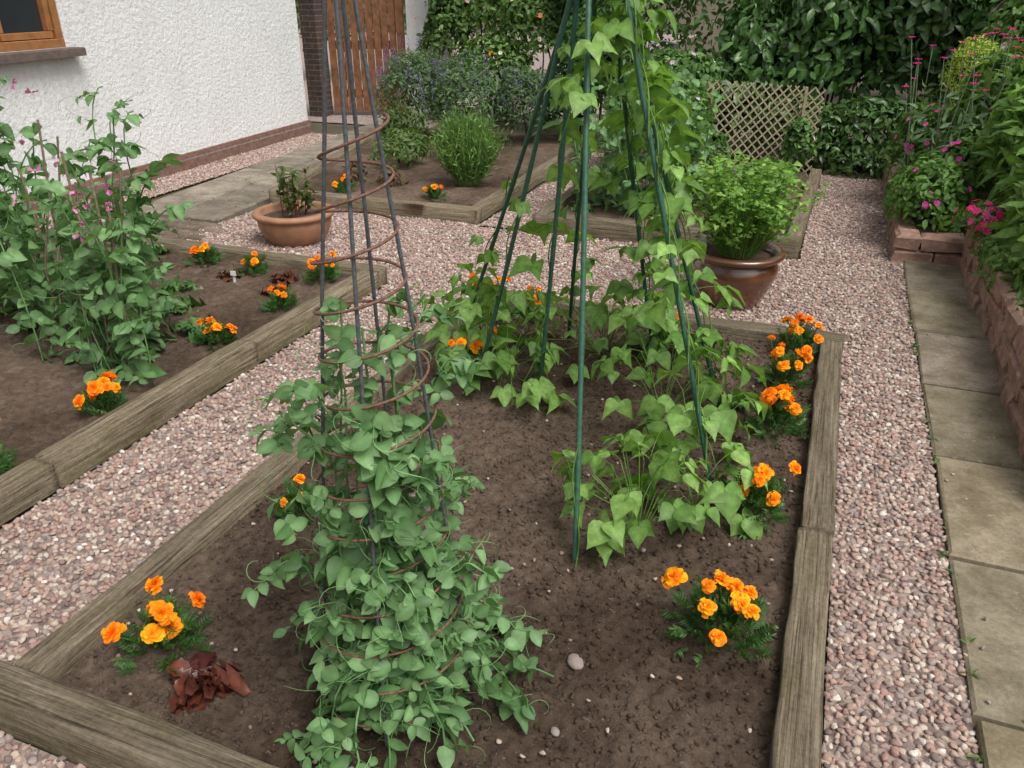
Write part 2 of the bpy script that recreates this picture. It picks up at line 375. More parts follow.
beam('timber_right_b',(-2.555,1.755),(-2.555,2.95),.11,TH+.005,0,bed2)
beam('timber_right_c',(-2.56,2.955),(-2.56,4.15),.11,TH,0,bed2)
beam('timber_back',(-4.62,4.205),(-2.5,4.205),.105,TH,0,bed2)
soilgrid('soil',-5.0,-2.6,-.2,4.16,.045,bed2,step=.013,seed=8,crumbs=False)
bed3=empty('raised_bed')
beam('timber_front',(-4.5,5.80),(-2.53,5.80),.10,TH,0,bed3)
beam('timber_right',(-2.58,5.855),(-2.62,8.6),.10,TH,0,bed3)
beam('timber_left',(-4.47,5.855),(-5.35,9.6),.10,TH,0,bed3)
soilgrid('soil',-5.2,-2.62,5.84,9.6,.06,bed3,step=.03,seed=9,crumbs=False,amp=.035,topf=lambda X,Y:(np.where(X<-2.62,-2.62+(X+2.62)*((4.45+.235*(Y-5.84)-2.62)/2.58),X),Y))
bed4=empty('raised_bed')
beam('timber_front',(-2.04,5.74),(-.10,5.74),.10,.14,0,bed4)
beam('timber_right',(-.15,5.795),(-.10,8.3),.10,.14,0,bed4)
beam('timber_left',(-2.0,5.795),(-2.0,8.3),.10,.14,0,bed4)
soilgrid('soil',-1.95,-.19,5.79,8.3,.09,bed4,step=.03,seed=10,crumbs=False,amp=.035)
# ------------------------------------------------------------------ paving
b=B()
y=.42
while y<5.6:
    L=.69
    c=vn(.32,.275,.21)*U(.82,1.15)*vn(1,U(.97,1.02),U(.9,1.05))
    b.box((.815+U(-.008,.008),y+L/2,-.002+U(-.004,.004)),(.47,L-.02,.05),c,0,rz=U(-.013,.013),ch=.009,jit=.002); y+=L
b.build('paving_slab_path',[M_slab],False)
b=B()
for r in range(9):
    for k in range(2):
        yy=5.35+r*.61; xo=-.19*(yy-5.3)
        c=vn(.33,.29,.24)*U(.7,1.15)
        b.box((-5.22+k*.47+xo*.55,yy,-.005),(.445,.585,.04),c,0,rz=.10,ch=.008)
for r in range(7):
    for k in range(5):
        c=vn(.26,.20,.165)*U(.6,1.25)
        b.box((-5.33+k*.215+(r%2)*.1,4.30+r*.108,-.005+U(-.004,.004)),(.200,.094,.04),c,0,rz=U(-.04,.04),ch=.008)
b.build('stone_paving',[M_slab],False)
b=B(); b.raw([(-11,9.9,-.004),(-5.4,9.9,-.004),(-5.4,34,-.004),(-30,34,-.004)],None,[(0,1,2,3)],(1,1,1),0); b.build('driveway',[M_drive],False)
b=B(); b.raw([(-4.5,10.9,-.006),(-1.0,10.9,-.006),(-1.0,14,-.006),(-4.5,14,-.006)],None,[(0,1,2,3)],(1,1,1),0); b.build('patio',[M_drive],False)
# ------------------------------------------------------------------ retaining wall
b=B()
for crs in range(3):
    y=2.75+crs*.12
    while y<5.85:
        L=U(.16,.42); b.box((1.00+U(-.015,.015),y+L/2,.05+crs*.112),(.17,L-.014,.103),(1,1,1),0,ch=.022,jit=.011); y+=L
for crs in range(2):
    x=.50
    while x<.92:
        L=U(.16,.3); b.box((x+L/2,5.97,.05+crs*.1),(L-.01,.16,.095),(1,1,1),0,ch=.022,jit=.01); x+=L
    y=6.06
    while y<9:
        L=U(.22,.42); b.box((.58,y+L/2,.05+crs*.09),(.14,L-.01,.09),(1,1,1),0,ch=.02,jit=.01); y+=L
b.build('stone_retaining_wall',[M_sand],False)
b=B()
def patch(x0,x1,y0,y1,z):
    X,Y=np.meshgrid(np.linspace(x0,x1,40),np.linspace(y0,y1,60)); Z=z+.05*vnoise(X*4,Y*4)
    i=(np.arange(59)[:,None]*40+np.arange(39)[None]).ravel(); b.raw(np.stack([X,Y,Z],-1).reshape(-1,3),None,np.stack([i,i+1,i+41,i+40],1),(1,1,1),0)
patch(1.06,4,2.4,6.0,.28); patch(.64,4,6.0,10,.18)
b.build('border_soil',[M_soil])
# ------------------------------------------------------------------ house
H=empty('white_house',(-6.28,9.0,0),math.radians(3.2))
b=B()
y0,y1=-12,0; zt=2.7; wy0,wy1,wz0,wz1=-4.95,-3.6,1.24,2.25
ys=[y0,wy0,wy1,y1]; zs=[.16,wz0,wz1,zt]
for i in range(3):
    for j in range(3):
        if i==1 and j==1: continue
        b.raw([(0,ys[i],zs[j]),(0,ys[i+1],zs[j]),(0,ys[i+1],zs[j+1]),(0,ys[i],zs[j+1])],None,[(0,1,2,3)],(1,1,1),0)
d=-.11
b.raw([(0,wy0,wz0),(0,wy1,wz0),(0,wy1,wz1),(0,wy0,wz1),(d,wy0,wz0),(d,wy1,wz0),(d,wy1,wz1),(d,wy0,wz1)],None,[(0,4,5,1),(1,5,6,2),(2,6,7,3),(3,7,4,0)],(1,1,1),0)
b.raw([(0,y1,0),(-6,y1,0),(-6,y1,zt),(0,y1,zt),(0,y0,0),(-6,y0,0),(-6,y0,zt),(0,y0,zt)],None,[(0,1,2,3),(1,5,6,2),(5,4,7,6)],(1,1,1),0)
b.build('walls',[M_render],False,H)
b=B(); b.box((0.0,-6,.08),(.05,12.04,.17),(1,1,1),0,ch=.004); b.build('brick_plinth',[M_brick],False,H)
b=B()
b.box((.02,(wy0+wy1)/2,1.205),(.2,wy1-wy0+.16,.065),(1,1,1),0,ch=.006); b.build('window_sill',[M_sill],False,H)
b=B()
cy=(wy0+wy1)/2
b.box((-.05,cy,wz0+.035),(.1,wy1-wy0-.004,.066),(1,1,1),0,ch=.006)
b.box((-.05,cy,wz1-.035),(.1,wy1-wy0-.004,.066),(1,1,1),0,ch=.006)
for yy in (wy0+.035,cy,wy1-.035): b.box((-.052,yy,(wz0+wz1)/2),(.09,.066,wz1-wz0-.142),(1,1,1),0,ch=.003)
for s_ in (-1,1):
    c0=cy+s_*(wy1-wy0)/4
    for zz in (wz0+.1,wz1-.1): b.box((-.045,c0,zz),(.05,.50,.05),(1,1,1),0,ch=.004)
    for q in (-1,1): b.box((-.047,c0+q*.24,(wz0+wz1)/2),(.05,.05,wz1-wz0-.26),(1,1,1),0,ch=.004)
b.build('window_frame',[M_oak],False,H)
b=B(); b.box((-.08,cy,(wz0+wz1)/2),(.01,wy1-wy0-.1,wz1-wz0-.1),(1,1,1),0); b.build('window_glass',[M_glass],False,H)
b=B(); b.raw([(.3,y0-.3,2.62),(.3,.3,2.62),(-3,.3,4.6),(-3,y0-.3,4.6),(-6.3,y0-.3,2.62),(-6.3,.3,2.62),(0,0,2.7),(-6,0,2.7),(-3,-.0,4.5)],[(6,8,7)],[(0,1,2,3),(3,2,5,4)],(1,1,1),0); b.build('roof',[M_roof],False,H)
G=empty('wooden_gate',(-6.85,10.5,0),math.radians(20))
b=B()
for i in range(9): b.box((.055+i*.108,0,.98),(.094,.022,1.84),(1,1,1),0,rz=0,ch=.003,jit=.001)
for z in (.3,.95,1.65): b.box((.48,.03,z),(.96,.034,.11),(1,1,1),0,ch=.004)
b.build('boards',[M_gate],False,G)
b=B(); b.box((1.03,0,1.0),(.1,.1,2.0),(1,1,1),0,ch=.01); b.build('post',[M_gate],False,G)
b=B(); b.box((-7.02,10.42,1.0),(.24,.24,2.0),(1,1,1),0,ch=.004); b.box((-7.02,10.42,2.04),(.3,.3,.07),(1,1,1),0,ch=.02); b.build('brick_pier',[M_brick2],False)
b=B(); b.box((-5.5,11.0,.95),(.6,.22,1.9),(1,1,1),0,rz=.25,ch=.02); b.build('white_garden_wall',[M_render],False)
# ------------------------------------------------------------------ pots
def pot(name,c,prof,mat,soilr,soilz):
    b=B(); b.lathe(prof,c,(1,1,1),0); 
    a=np.arange(32)*2*math.pi/32; V=[(c[0],c[1],c[2]+soilz)]+[(c[0]+soilr*math.cos(t),c[1]+soilr*math.sin(t),c[2]+soilz-.01) for t in a]
    b.raw(V,[(0,1+i,1+(i+1)%32) for i in range(32)],None,(1,1,1),1)
    return b.build(name,[mat,M_soil])
P1=(-3.60,4.86,.0)
pot('terracotta_pot',P1,[(.0,.0),(.18,.0),(.21,.02),(.24,.07),(.262,.13),(.268,.165),(.262,.185),(.27,.19),(.292,.195),(.298,.21),(.292,.226),(.275,.232),(.25,.232),(.24,.22),(.235,.15),(.1,.12)],M_terra,.238,.19)
P2=(-.42,4.70,0)
pot('glazed_pot',P2,[(.0,.0),(.15,.0),(.16,.01),(.18,.05),(.215,.12),(.242,.19),(.250,.225),(.240,.255),(.228,.27),(.228,.282),(.24,.29),(.266,.298),(.278,.312),(.27,.328),(.25,.335),(.22,.325),(.21,.29),(.205,.25),(.1,.24)],M_glaze,.215,.295)
# ------------------------------------------------------------------ plants helpers
def cr(c1,c2): t=R(); return np.array(c1)*(1-t)+np.array(c2)*t
def rdir(): return nrm(rng.normal(size=3))
PEA1=vn(.085,.18,.06); PEA2=vn(.20,.345,.145)
def tendril(b,p,d,L,c):
    n=9; q=[p]; d=nrm(d); ax=rdir()
    for i in range(n):
        a=.15+.12*i
        d=nrm(d+np.cross(ax,d)*a*.7+vn(0,0,.02)); q.append(q[-1]+d*L/n)
    b.tube(q,np.linspace(.0013,.0007,n+1),c,0,3)
def pea_vine(b,path,sc=1.,step=.055,center=None,r=.0028,pods=False,lens=1.):
    path=np.array(path); seg=np.linalg.norm(np.diff(path,axis=0),axis=1); s=np.concatenate([[0],np.cumsum(seg)])
    c=cr(PEA1,PEA2)*1.25
    b.tube(path,r,c,0,5)
    t=U(0,step)
    while t<s[-1]:
        p=np.array([np.interp(t,s,path[:,j]) for j in range(3)])
        if center is not None: o=nrm(np.array([p[0]-center[0],p[1]-center[1],0])+1e-6)
        else: o=nrm(vn(*rng.normal(size=2),0))
        az=U(-1.4,1.4); o=vn(o[0]*math.cos(az)-o[1]*math.sin(az),o[0]*math.sin(az)+o[1]*math.cos(az),0)
        d=nrm(o+vn(0,0,U(-.3,.8))); side=nrm(np.cross(d,vn(0,0,1)))
        lc=cr(PEA1,PEA2)
        for q in(-1,1): b.put(T_stip,p,nrm(side*q*.8+o*.5+vn(0,0,U(-.6,.6))),nrm(vn(0,0,1)+o*.8+rdir()*.8),sc*U(.04,.072),lc*U(.85,1.15))
        PL=lens*sc*U(.04,.09); e=p+d*PL*.6; e2=p+d*PL+vn(0,0,-.01*sc)
        b.tube([p,e,e2],.0012,c,0,3)
        for (pp,ss) in ((e,1.),(e2,.85)):
            for q in(-1,1):
                if R()<.2: continue
                b.put(T_oval,pp,nrm(side*q+d*U(.1,.8)+rdir()*.4+vn(0,0,U(-.5,.2))),nrm(vn(0,0,1)+o*.6+rdir()*.9),sc*ss*U(.034,.066),cr(PEA1,PEA2)*U(.85,1.15))
        if R()<.75: tendril(b,e2,d+vn(0,0,.2),sc*U(.08,.17),c*1.3)
        t+=step*sc*U(.7,1.3)
BN1=vn(.115,.23,.045); BN2=vn(.24,.40,.10)
def trifol(b,p,o,sz,c=None,droop=.3):
    c=cr(BN1,BN2) if c is None else c
    PL=sz*U(.5,1.1); d=nrm(o+vn(0,0,U(.1,.7))); e=p+d*PL
    b.tube([p,p+d*PL*.5+vn(0,0,.005),e],.0014,c,0,3)
    o2=nrm(vn(o[0],o[1],0)+1e-6); side=vn(-o2[1],o2[0],0)
    up=nrm(vn(0,0,1)+o2*.5+rdir()*.5)
    e2=e+o2*sz*.2
    b.tube([e,e2],.001,c,0,3)
    b.put(T_bean,e2,nrm(o2*.9+vn(0,0,-droop*U(.2,2.6))+rdir()*.2),up,sz*U(.9,1.15),c*U(.9,1.1))
    for q in(-1,1): b.put(T_bean,e,nrm(side*q+o2*.35+vn(0,0,-droop*U(.2,2.6))+rdir()*.2),up+rdir()*.3,sz*U(.8,1.05),c*U(.88,1.12))
def bean_climb(b,foot,top,h,step=.13,sz=.075,start=.0):
    foot=np.array(foot);top=np.array(top); L=np.linalg.norm(top-foot); ax=(top-foot)/L
    x=nrm(np.cross(ax,vn(1,0,0)));y=np.cross(ax,x); n=int(h*40)
    ph=R()*6
    ts=np.linspace(0,h,n); P=[foot+ax*t+.013*(math.cos(ph+t*16)*x+math.sin(ph+t*16)*y) for t in ts]
    b.tube(P,.0028,cr(BN1,BN2),0,5)
    t=start+U(0,step)
    while t<h:
        p=P[min(n-1,int(t/h*n))]; a=R()*6.28; o=vn(math.cos(a),math.sin(a),0)
        trifol(b,p,o,sz*U(.55,1.25)*(1 if t<h*.8 else .8)); t+=step*U(.4,1.5)
        if R()<.15: b.put(T_petal,p+o*.03+vn(0,0,.02),rdir(),rdir(),.018,vn(.75,.09,.03),1)
def bean_bush(b,c,r,h,n,sz=.085):
    for i in range(n):
        a=R()*6.28; rr=r*math.sqrt(R()); hh=h*(.15+.85*R())*(1-.4*rr/r)
        o=vn(math.cos(a),math.sin(a),0); tip=vn(c[0],c[1],c[2])+o*rr+vn(0,0,hh)
        base=vn(c[0],c[1],c[2])+o*rr*.15
        mid=(base+tip)/2+vn(0,0,.03); b.tube([base,mid,tip],.0018,cr(BN1,BN2),0,4)
        trifol(b,tip,nrm(o+rdir()*.3*vn(1,1,0)),sz*U(.6,1.15))
# ------------------------------------------------------------------ pea cage
CC=vn(-.83,1.32,.05)
cr_=lambda z:max(.004,.204-.1*z)
b=B()
pts=[]
for i in range(900):
    z=.07+ (1.48-.07)*i/899; a=i/899*2*math.pi*14+1
    rr=cr_(z)+.006; pts.append((CC[0]+rr*math.cos(a)+.008*math.sin(z*9),CC[1]+rr*math.sin(a)+.005*math.cos(z*13),z+.010*math.cos(a)))
b.tube(pts,.0032,(1,1,1),0,6)
for k in range(4):
    a=.35+k*math.pi/2
    b.tube([(CC[0]+(cr_(z)*(1-.25*max(0,z-1.2)/.6)-.003)*math.cos(a),CC[1]+(cr_(z)*(1-.25*max(0,z-1.2)/.6)-.003)*math.sin(a),z) for z in np.linspace(.0,1.9,16)],.0042,(1,1,1),1,8)
b.tube([(CC[0],CC[1],z) for z in (1.86,1.9,1.95)],.012,(1,1,1),1,8,True)
b.build('spiral_plant_support',[M_rust,M_iron])
b=B()
for i in range(30):
    a=(-.3+U(-1.5,1.6)) if i<15 else R()*6.28
    h=U(.35,.88) if i<24 else U(.85,1.12); n=16; P=[];da=U(-.5,.5); q=U(.35,.92)
    for j in range(n+1):
        t=j/n; z=.05+h*t; aa=a+da*t+.15*math.sin(t*7+i); rr=(cr_(z)+U(-.01,.01))*q*(.7+.3*min(1,t*4))
        P.append((CC[0]+rr*math.cos(aa),CC[1]+rr*math.sin(aa),z))
    pea_vine(b,P,1. if i<24 else .75,.088,CC,lens=.8)
for (dx,dy) in ((-.02,-.30),(.22,-.18),(.30,.03),(.34,.14),(-.27,.02),(.12,-.26),(.27,.24),(-.1,-.27),(-.25,.16),(.24,-.1),(.05,-.28),(.15,.25),(.32,-.02),(.2,.1)):
    n=9; P=[]; hh=R()*.12+.03
    for j in range(n+1):
        t=j/n; P.append((CC[0]+dx*(.3+.8*t)+U(-.01,.01),CC[1]+dy*(.3+.8*t)+U(-.01,.01),.08+hh*math.sin(3.1*t)+.24*(1-t)**2))
    pea_vine(b,P,.85,.06)
for i in range(12):
    a=R()*6.28;z=U(.3,1.0); o=vn(math.cos(a),math.sin(a),0); p=CC*vn(1,1,0)+o*cr_(z)+vn(0,0,z)
    P=[p+o*U(.07,.12)*t+vn(0,0,.10*math.sin(2.6*t)) for t in np.linspace(0,1,7)]; pea_vine(b,P,.7,.05)
b.build('pea_plant',[M_pea,M_petal])
# ------------------------------------------------------------------ bean wigwam
APX=vn(-.775,2.75,1.78)
feet=[(-.54,1.93),(-.21,2.57),(-.28,3.25),(-.66,3.68),(-1.12,3.72),(-1.62,3.40),(-1.35,3.01),(-1.05,3.02)]
b=B(); tops=[]
for i,(x,y) in enumerate(feet):
    f=vn(x,y,.02); off=nrm(vn(x+.8,y-2.95,0))*.06; 
    if i==0: off=vn(-.01,-.05,0)
    if i==1: off=vn(.075,-.02,0)
    d=nrm(APX+off-f); L=2.15+U(-.05,.08); top=f+d*L; tops.append(top)
    n=30; P=[f+d*L*t+vn(.004*math.sin(t*5+i),.004*math.cos(t*4+i),0) for t in np.linspace(0,1,n)]
    b.tube(P,[.0088+.0014*(j%5==0) for j in range(n)],(1,1,1),0,10,True)
for k in range(3): b.tube([APX+vn(.075*math.cos(a),.075*math.sin(a),.03+k*.012) for a in np.linspace(0,6.3,20)],.003,(1,1,1),0,5)
b.build('cane_wigwam',[M_cane])
b=B()
hs=[.4,1.75,1.85,1.9,1.7,1.1,1.0,1.5]
for i,(x,y) in enumerate(feet):
    bean_climb(b,(x,y,.06),tops[i],hs[i],(.10,.085)[i in(2,3)] if i in(1,2,3) else .17,.092,0 if i not in (1,) else .4)
    if i in(2,3): bean_climb(b,(x+.03,y,.06),tops[i],hs[i]*.95,.08,.10)
    if i==1: bean_climb(b,(x+.01,y,.06),tops[i],hs[i],.12,.09,.75)
for t,i in ((1.5,0),(1.66,0),(1.75,1),(1.4,7),(1.55,4),(1.75,2),(1.7,3)):
    d=nrm(tops[i]-vn(*feet[i],.02)); 
    for k in range(2): a=R()*6.28; trifol(b,vn(*feet[i],.02)+d*(t+k*.05),vn(math.cos(a),math.sin(a),0),.08)
bean_bush(b,(-.40,2.20,.06),.18,.36,30,.088)
bean_bush(b,(-.25,2.42,.06),.12,.30,13,.085)
bean_bush(b,(-.33,2.8,.06),.16,.4,18,.09)
bean_bush(b,(-.5,3.1,.06),.22,.45,20,.09)
bean_bush(b,(-1.25,3.1,.06),.22,.38,26,.09)
bean_bush(b,(-1.1,2.85,.06),.13,.3,8,.09)
bean_bush(b,(-1.45,3.45,.06),.25,.45,36,.09)
bean_bush(b,(-.9,3.6,.06),.35,.5,38,.09)
b.build('runner_bean_plant',[M_leaf,M_petal])
# ------------------------------------------------------------------ marigolds, lettuce
def flower(b,p,n,sz,c,mat=1):
    x=nrm(np.cross(n,rdir())); y=np.cross(n,x)
    for (k,el,s,o,cm) in ((10,-.05,1.,.0,1.),(10,.25,.88,.003,.98),(9,.6,.72,.006,.96),(7,1.0,.55,.008,.93),(4,1.35,.42,.01,.88)):
        for i in range(k):
            a=6.283*(i+U(-.3,.3))/k+o*70; r=math.cos(a)*x+math.sin(a)*y
            e=el+U(-.25,.25)
            d=nrm(r*math.cos(e)+n*math.sin(e))
            cc=c*cm*U(.85,1.08)*vn(1,U(.82,1.12),1); b.put(T_petal,p+n*o*sz*9,d,nrm(n*math.cos(e)-r*math.sin(e)+rdir()*.45),vn(1.05,1,1)*sz*s*U(.75,1.12)*.5,cc,mat)
MG1=vn(.04,.11,.025);MG2=vn(.09,.20,.05)
def marigold(x,y,z,nf,r=.09,h=.12,fs=.05,col=vn(1.0,.385,.012)):
    fs*=1.25; nf=int(nf*1.45+.5)
    b=B(); c=vn(x,y,z)
    for i in range(int(85*(r/.09)**1.5)):
        a=R()*6.28; el=U(.0,1.4); d=vn(math.cos(a)*math.cos(el),math.sin(a)*math.cos(el),math.sin(el))
        p=c+d*vn(r,r,h)*U(.35,.95); o=nrm(d+rdir()*.5+vn(0,0,.3)); L=U(.035,.055); cc=cr(MG1,MG2)
        s=nrm(np.cross(o,rdir()))
        b.tube([p,p+o*L],.0008,cc,0,3)
        for k in range(1,6):
            for q in(-1,1): b.put(T_lance,p+o*L*k/5.5,nrm(s*q+o*.7),nrm(np.cross(o,s)),(.026,.020,.020),cc)
        b.put(T_lance,p+o*L,o,nrm(np.cross(o,s)),(.022,.02,.02),cc)
    for i in range(8):
        a=R()*6.28; b.tube([c,c+vn(math.cos(a)*r*.6,math.sin(a)*r*.6,h*.7)],.0025,MG2,0,4)
    for i in range(nf):
        a=6.283*(i+U(-.4,.4))/max(nf,1)*1.0+x*7; rr=r*(U(.15,1.2)); hh=h*U(.75,1.45)
        p=c+vn(math.cos(a)*rr,math.sin(a)*rr,hh)
        n=nrm(vn(math.cos(a)*.6,math.sin(a)*.6-.25,.8)+rdir()*.5)
        b.tube([c+vn(math.cos(a)*rr*.3,math.sin(a)*rr*.3,h*.3),p-n*.015],.0018,MG2,0,4)
        b.tube([p-n*.018,p-n*.004,p+n*.002],[.003,.006,.007],MG2,0,6)
        cc=col*vn(1,U(.78,1.15),1); flower(b,p,n,fs*U(.65,1.12),cc)
    b.build('marigold_plant',[M_leaf,M_petal])
for m in [(-1.48,1.20,.06,5,.10,.12,.056),(-1.50,1.86,.06,2,.08,.10,.036),(.0,3.90,.06,6,.1,.14),(-.03,3.50,.06,8,.1,.15),(-.03,3.05,.06,7,.11,.14),
          (-.05,2.42,.06,6,.12,.14,.048),(-.07,1.79,.06,8,.13,.14,.052),(-2.72,2.20,.05,6,.09,.11,.058),(-2.78,1.68,.05,5,.09,.12,.06),
          (-2.79,2.98,.05,4,.08,.08),(-3.75,4.03,.05,4,.09,.09),(-3.30,3.98,.05,3,.08,.1),(-2.76,3.5,.05,4,.08,.09),(-2.80,4.0,.05,6,.1,.12),
          (-1.60,3.83,.06,6,.11,.16),(-1.40,3.05,.06,6,.12,.16,.042),(-1.38,3.88,.06,3,.08,.15),(-.62,3.72,.06,3,.08,.15),(-3.1,6.15,.06,3,.08,.1),(-3.95,6.1,.06,3,.08,.1)]:
    marigold(*m)
def lettuce(x,y,z,r,n=26,c1=vn(.10,.015,.014),c2=vn(.22,.05,.03),name='red_lettuce'):
    b=B()
    for i in range(n):
        a=i*2.4+U(-.4,.4); t=i/n; el=.1+.8*t+U(-.15,.25); d=vn(math.cos(a)*math.cos(el),math.sin(a)*math.cos(el),math.sin(el))
        b.put(T_frill,vn(x,y,z+.005)+rdir()*.015*vn(1,1,0),nrm(d),nrm(vn(0,0,1)-d*.4+rdir()*.5),r*(1.15-.45*t)*U(.7,1.15)*vn(.75,1,1.3),cr(c1,c2))
    b.build(name,[M_leafg])
lettuce(-1.31,1.13,.06,.10,22,vn(.06,.014,.012),vn(.17,.05,.028))
for (x,y) in ((-3.05,3.95),(-2.95,3.72),(-3.4,3.85)): lettuce(x,y,.05,.09,14,vn(.07,.02,.014),vn(.15,.06,.03))
for (x,y) in ((-2.95,3.05),(-3.1,2.8),(-3.3,3.25),(-4.0,3.7),(-4.2,4.0),(-3.5,3.5)): lettuce(x,y,.05,.15,10,vn(.05,.13,.03),vn(.11,.22,.06),'leafy_seedling')
for (cx,cy,w,n,hm) in ((-3.35,2.75,.35,19,1.0),(-3.95,3.05,.45,28,1.08),(-2.90,2.55,.14,7,.85)):
    b=B()
    for i in range(n):
        x=cx+U(-w,w);y=cy+U(-w,w)*.8; h=hm*U(.5,1.15); lx,ly=U(-.2,.25),U(-.2,.2); P=[]
        for j in range(13):
            t=j/12; P.append((x+lx*t+.03*math.sin(t*6+i),y+ly*t+.03*math.cos(t*5+i),.05+h*math.sin(min(1,t*1.05)*1.5)-(.25*h*max(0,t-.75)*2 if i%3==0 else 0)))
        pea_vine(b,P,1.3,.09,r=.0035)
        if i%3==0: b.tube([(x,y,.02),(x+U(-.05,.05),y,h*.6),(x+U(-.1,.1),y+.03,h*1.02)],.006,(1,1,1),2,6)
    for i in range(8):
        p=vn(cx+U(-w,w),cy+U(-w,w),hm*U(.75,1.12)); 
        for k in range(4): b.put(T_petal,p,rdir(),rdir(),.032,cr((.5,.06,.28),(.65,.4,.55)),1)
    b.build('pea_plant',[M_pea,M_petal,M_twig])
b=B()
for i in range(60):
    x=-1.45+U(-.4,.45);y=6.3+U(-.3,.6);h=U(.5,1.15);lx=U(-.15,.15)
    P=[(x+lx*t+.03*math.sin(t*6+i),y+.03*math.cos(t*5+i),.08+h*t) for t in np.linspace(0,1,9)]
    pea_vine(b,P,1.3,.11,r=.003)
b.build('pea_plant',[M_pea,M_petal])
# ------------------------------------------------------------------ shrubs
def shrub(name,blobs,n,size,c1,c2,tmpl=T_bg,droop=.3,mat=M_leaf,flowers=None,stems=6,ground=0.,lump=.3,aspect=1.,outward=.5,inner=.45):
    b=B(); W=np.array([(q[3]*q[4]+q[4]*q[5]+q[3]*q[5]) for q in blobs]); W=W/W.sum()
    c1=np.array(c1);c2=np.array(c2)
    for q,w in zip(blobs,W):
        m=max(8,int(n*w)); c=np.array(q[:3]); rad=np.array(q[3:6])
        u=nrm(rng.normal(size=(m,3))); u[:,2]=np.where(u[:,2]<-.35,-u[:,2],u[:,2])
        lob=nrm(rng.normal(size=(9,3))); dl=(u@lob.T); lm=np.max(dl,axis=1)
        r=(inner+(1-inner)*R(m)**.45)*(1-lump+lump*1.3*np.clip((lm-.55)/.45,0,1)**.8)
        P=c+u*rad*r[:,None]; P[:,2]=np.maximum(P[:,2],ground+.02)
        nn=nrm(u+rng.normal(size=(m,3))*.5+vn(0,0,.3)); tg=nrm(np.cross(nn,rng.normal(size=(m,3))))
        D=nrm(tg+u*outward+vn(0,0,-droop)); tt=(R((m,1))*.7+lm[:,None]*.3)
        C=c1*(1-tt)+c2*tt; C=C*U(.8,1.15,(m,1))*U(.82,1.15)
        S=size*U(.5,1.3,m); S=np.stack([S*aspect,S,S],1)
        b.inst(tmpl,P,D,nn,S,C,0)
    for i in range(stems):
        q=blobs[i%len(blobs)]; x,y=q[0]+U(-.3,.3)*q[3],q[1]+U(-.3,.3)*q[4]
        b.tube([(x,y,ground),(x+U(-.05,.05),y,ground+(q[2]-ground)*.5),(q[0]+U(-.5,.5)*q[3],q[1]+U(-.5,.5)*q[4],q[2]+q[5]*.5)],[.02,.014,.006],(.09,.07,.05),0,5)
    if flowers:
        for (nf,fs,fc1,fc2,kind) in flowers:
            for i in range(nf):
                q=blobs[rng.choice(len(blobs),p=W)]; u=rdir(); u[2]=abs(u[2]); 
                if u[1]>.3: u[1]=-u[1]
                p=np.array(q[:3])+u*np.array(q[3:6])*U(.85,1.08); cc=cr(fc1,fc2)
                if kind=='disc':
                    x=nrm(np.cross(u,rdir()));y=np.cross(u,x)
                    for k in range(6):
                        a=k*6.283/6; b.put(T_petal,p,nrm(math.cos(a)*x+math.sin(a)*y+u*.25),u,fs*.5,cc*U(.85,1.1),1)
                else:
                    tl=rdir()*.3+vn(0,0,1)
                    for k in range(10): b.put(T_kite,p+rdir()*.008+tl*k*fs*.35,rdir(),rdir(),fs*.5,cc*U(.8,1.2),1)
    return b.build(name,[mat,M_petal])
DG1,DG2=(.026,.07,.018),(.09,.18,.04)
MGN1,MGN2=(.05,.12,.025),(.13,.245,.055)
shrub('lavender_bush',[(-4.7,9.0,.5,.5,.5,.58),(-4.0,8.9,.45,.55,.5,.5),(-3.3,9.0,.4,.4,.4,.45)],9000,.055,(.045,.095,.035),(.12,.20,.08),T_lance,-.5,aspect=1.6,flowers=[(190,.038,(.18,.12,.38),(.30,.21,.50),'spike')],lump=.4)
b=B()
for i in range(1100):
    a=R()*6.28; el=abs(rng.normal())*.40; r=.12*R(); p=vn(-3.05+r*math.cos(a),6.75+r*math.sin(a),.07); d=nrm(vn(math.cos(a)*el,math.sin(a)*el,1)); L=U(.25,.68)*(1-.25*min(el,1.2))
    c=cr((.09,.18,.045),(.2,.33,.09))
    b.put(T_blade,p,d,vn(math.cos(a),math.sin(a),.2),(L*.7,L,L*.5),c)
    for k in range(5):
        t=U(.3,1.); b.put(T_lance,p+d*L*t,nrm(d+rdir()*.8),rdir(),(.05,.05,.05),c)
b.build('rosemary_plant',[M_leaf])
shrub('leafy_plant',[(-4.0,7.3,.2,.3,.4,.2),(-4.4,8.0,.25,.3,.3,.28),(-3.6,7.9,.2,.35,.35,.22)],2200,.07,MGN1,(.14,.2,.06),T_lance,.1,aspect=1.4)
shrub('leafy_plant',[(-3.7,6.5,.1,.12,.12,.12),(-4.15,6.6,.1,.12,.12,.12)],200,.06,(.08,.03,.03),(.14,.10,.04))
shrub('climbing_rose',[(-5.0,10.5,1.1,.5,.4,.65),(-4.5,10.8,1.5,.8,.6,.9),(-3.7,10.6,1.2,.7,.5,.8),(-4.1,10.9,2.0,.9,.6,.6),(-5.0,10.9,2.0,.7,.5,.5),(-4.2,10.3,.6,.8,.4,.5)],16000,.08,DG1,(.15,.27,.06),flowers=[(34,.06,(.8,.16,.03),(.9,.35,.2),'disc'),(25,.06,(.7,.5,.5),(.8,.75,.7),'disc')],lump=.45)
shrub('garden_shrub',[(-2.9,10.0,.7,.6,.6,.75),(-3.0,10.6,1.6,.55,.6,.6),(-2.95,9.4,.35,.35,.4,.35)],7500,.07,DG1,MGN1)
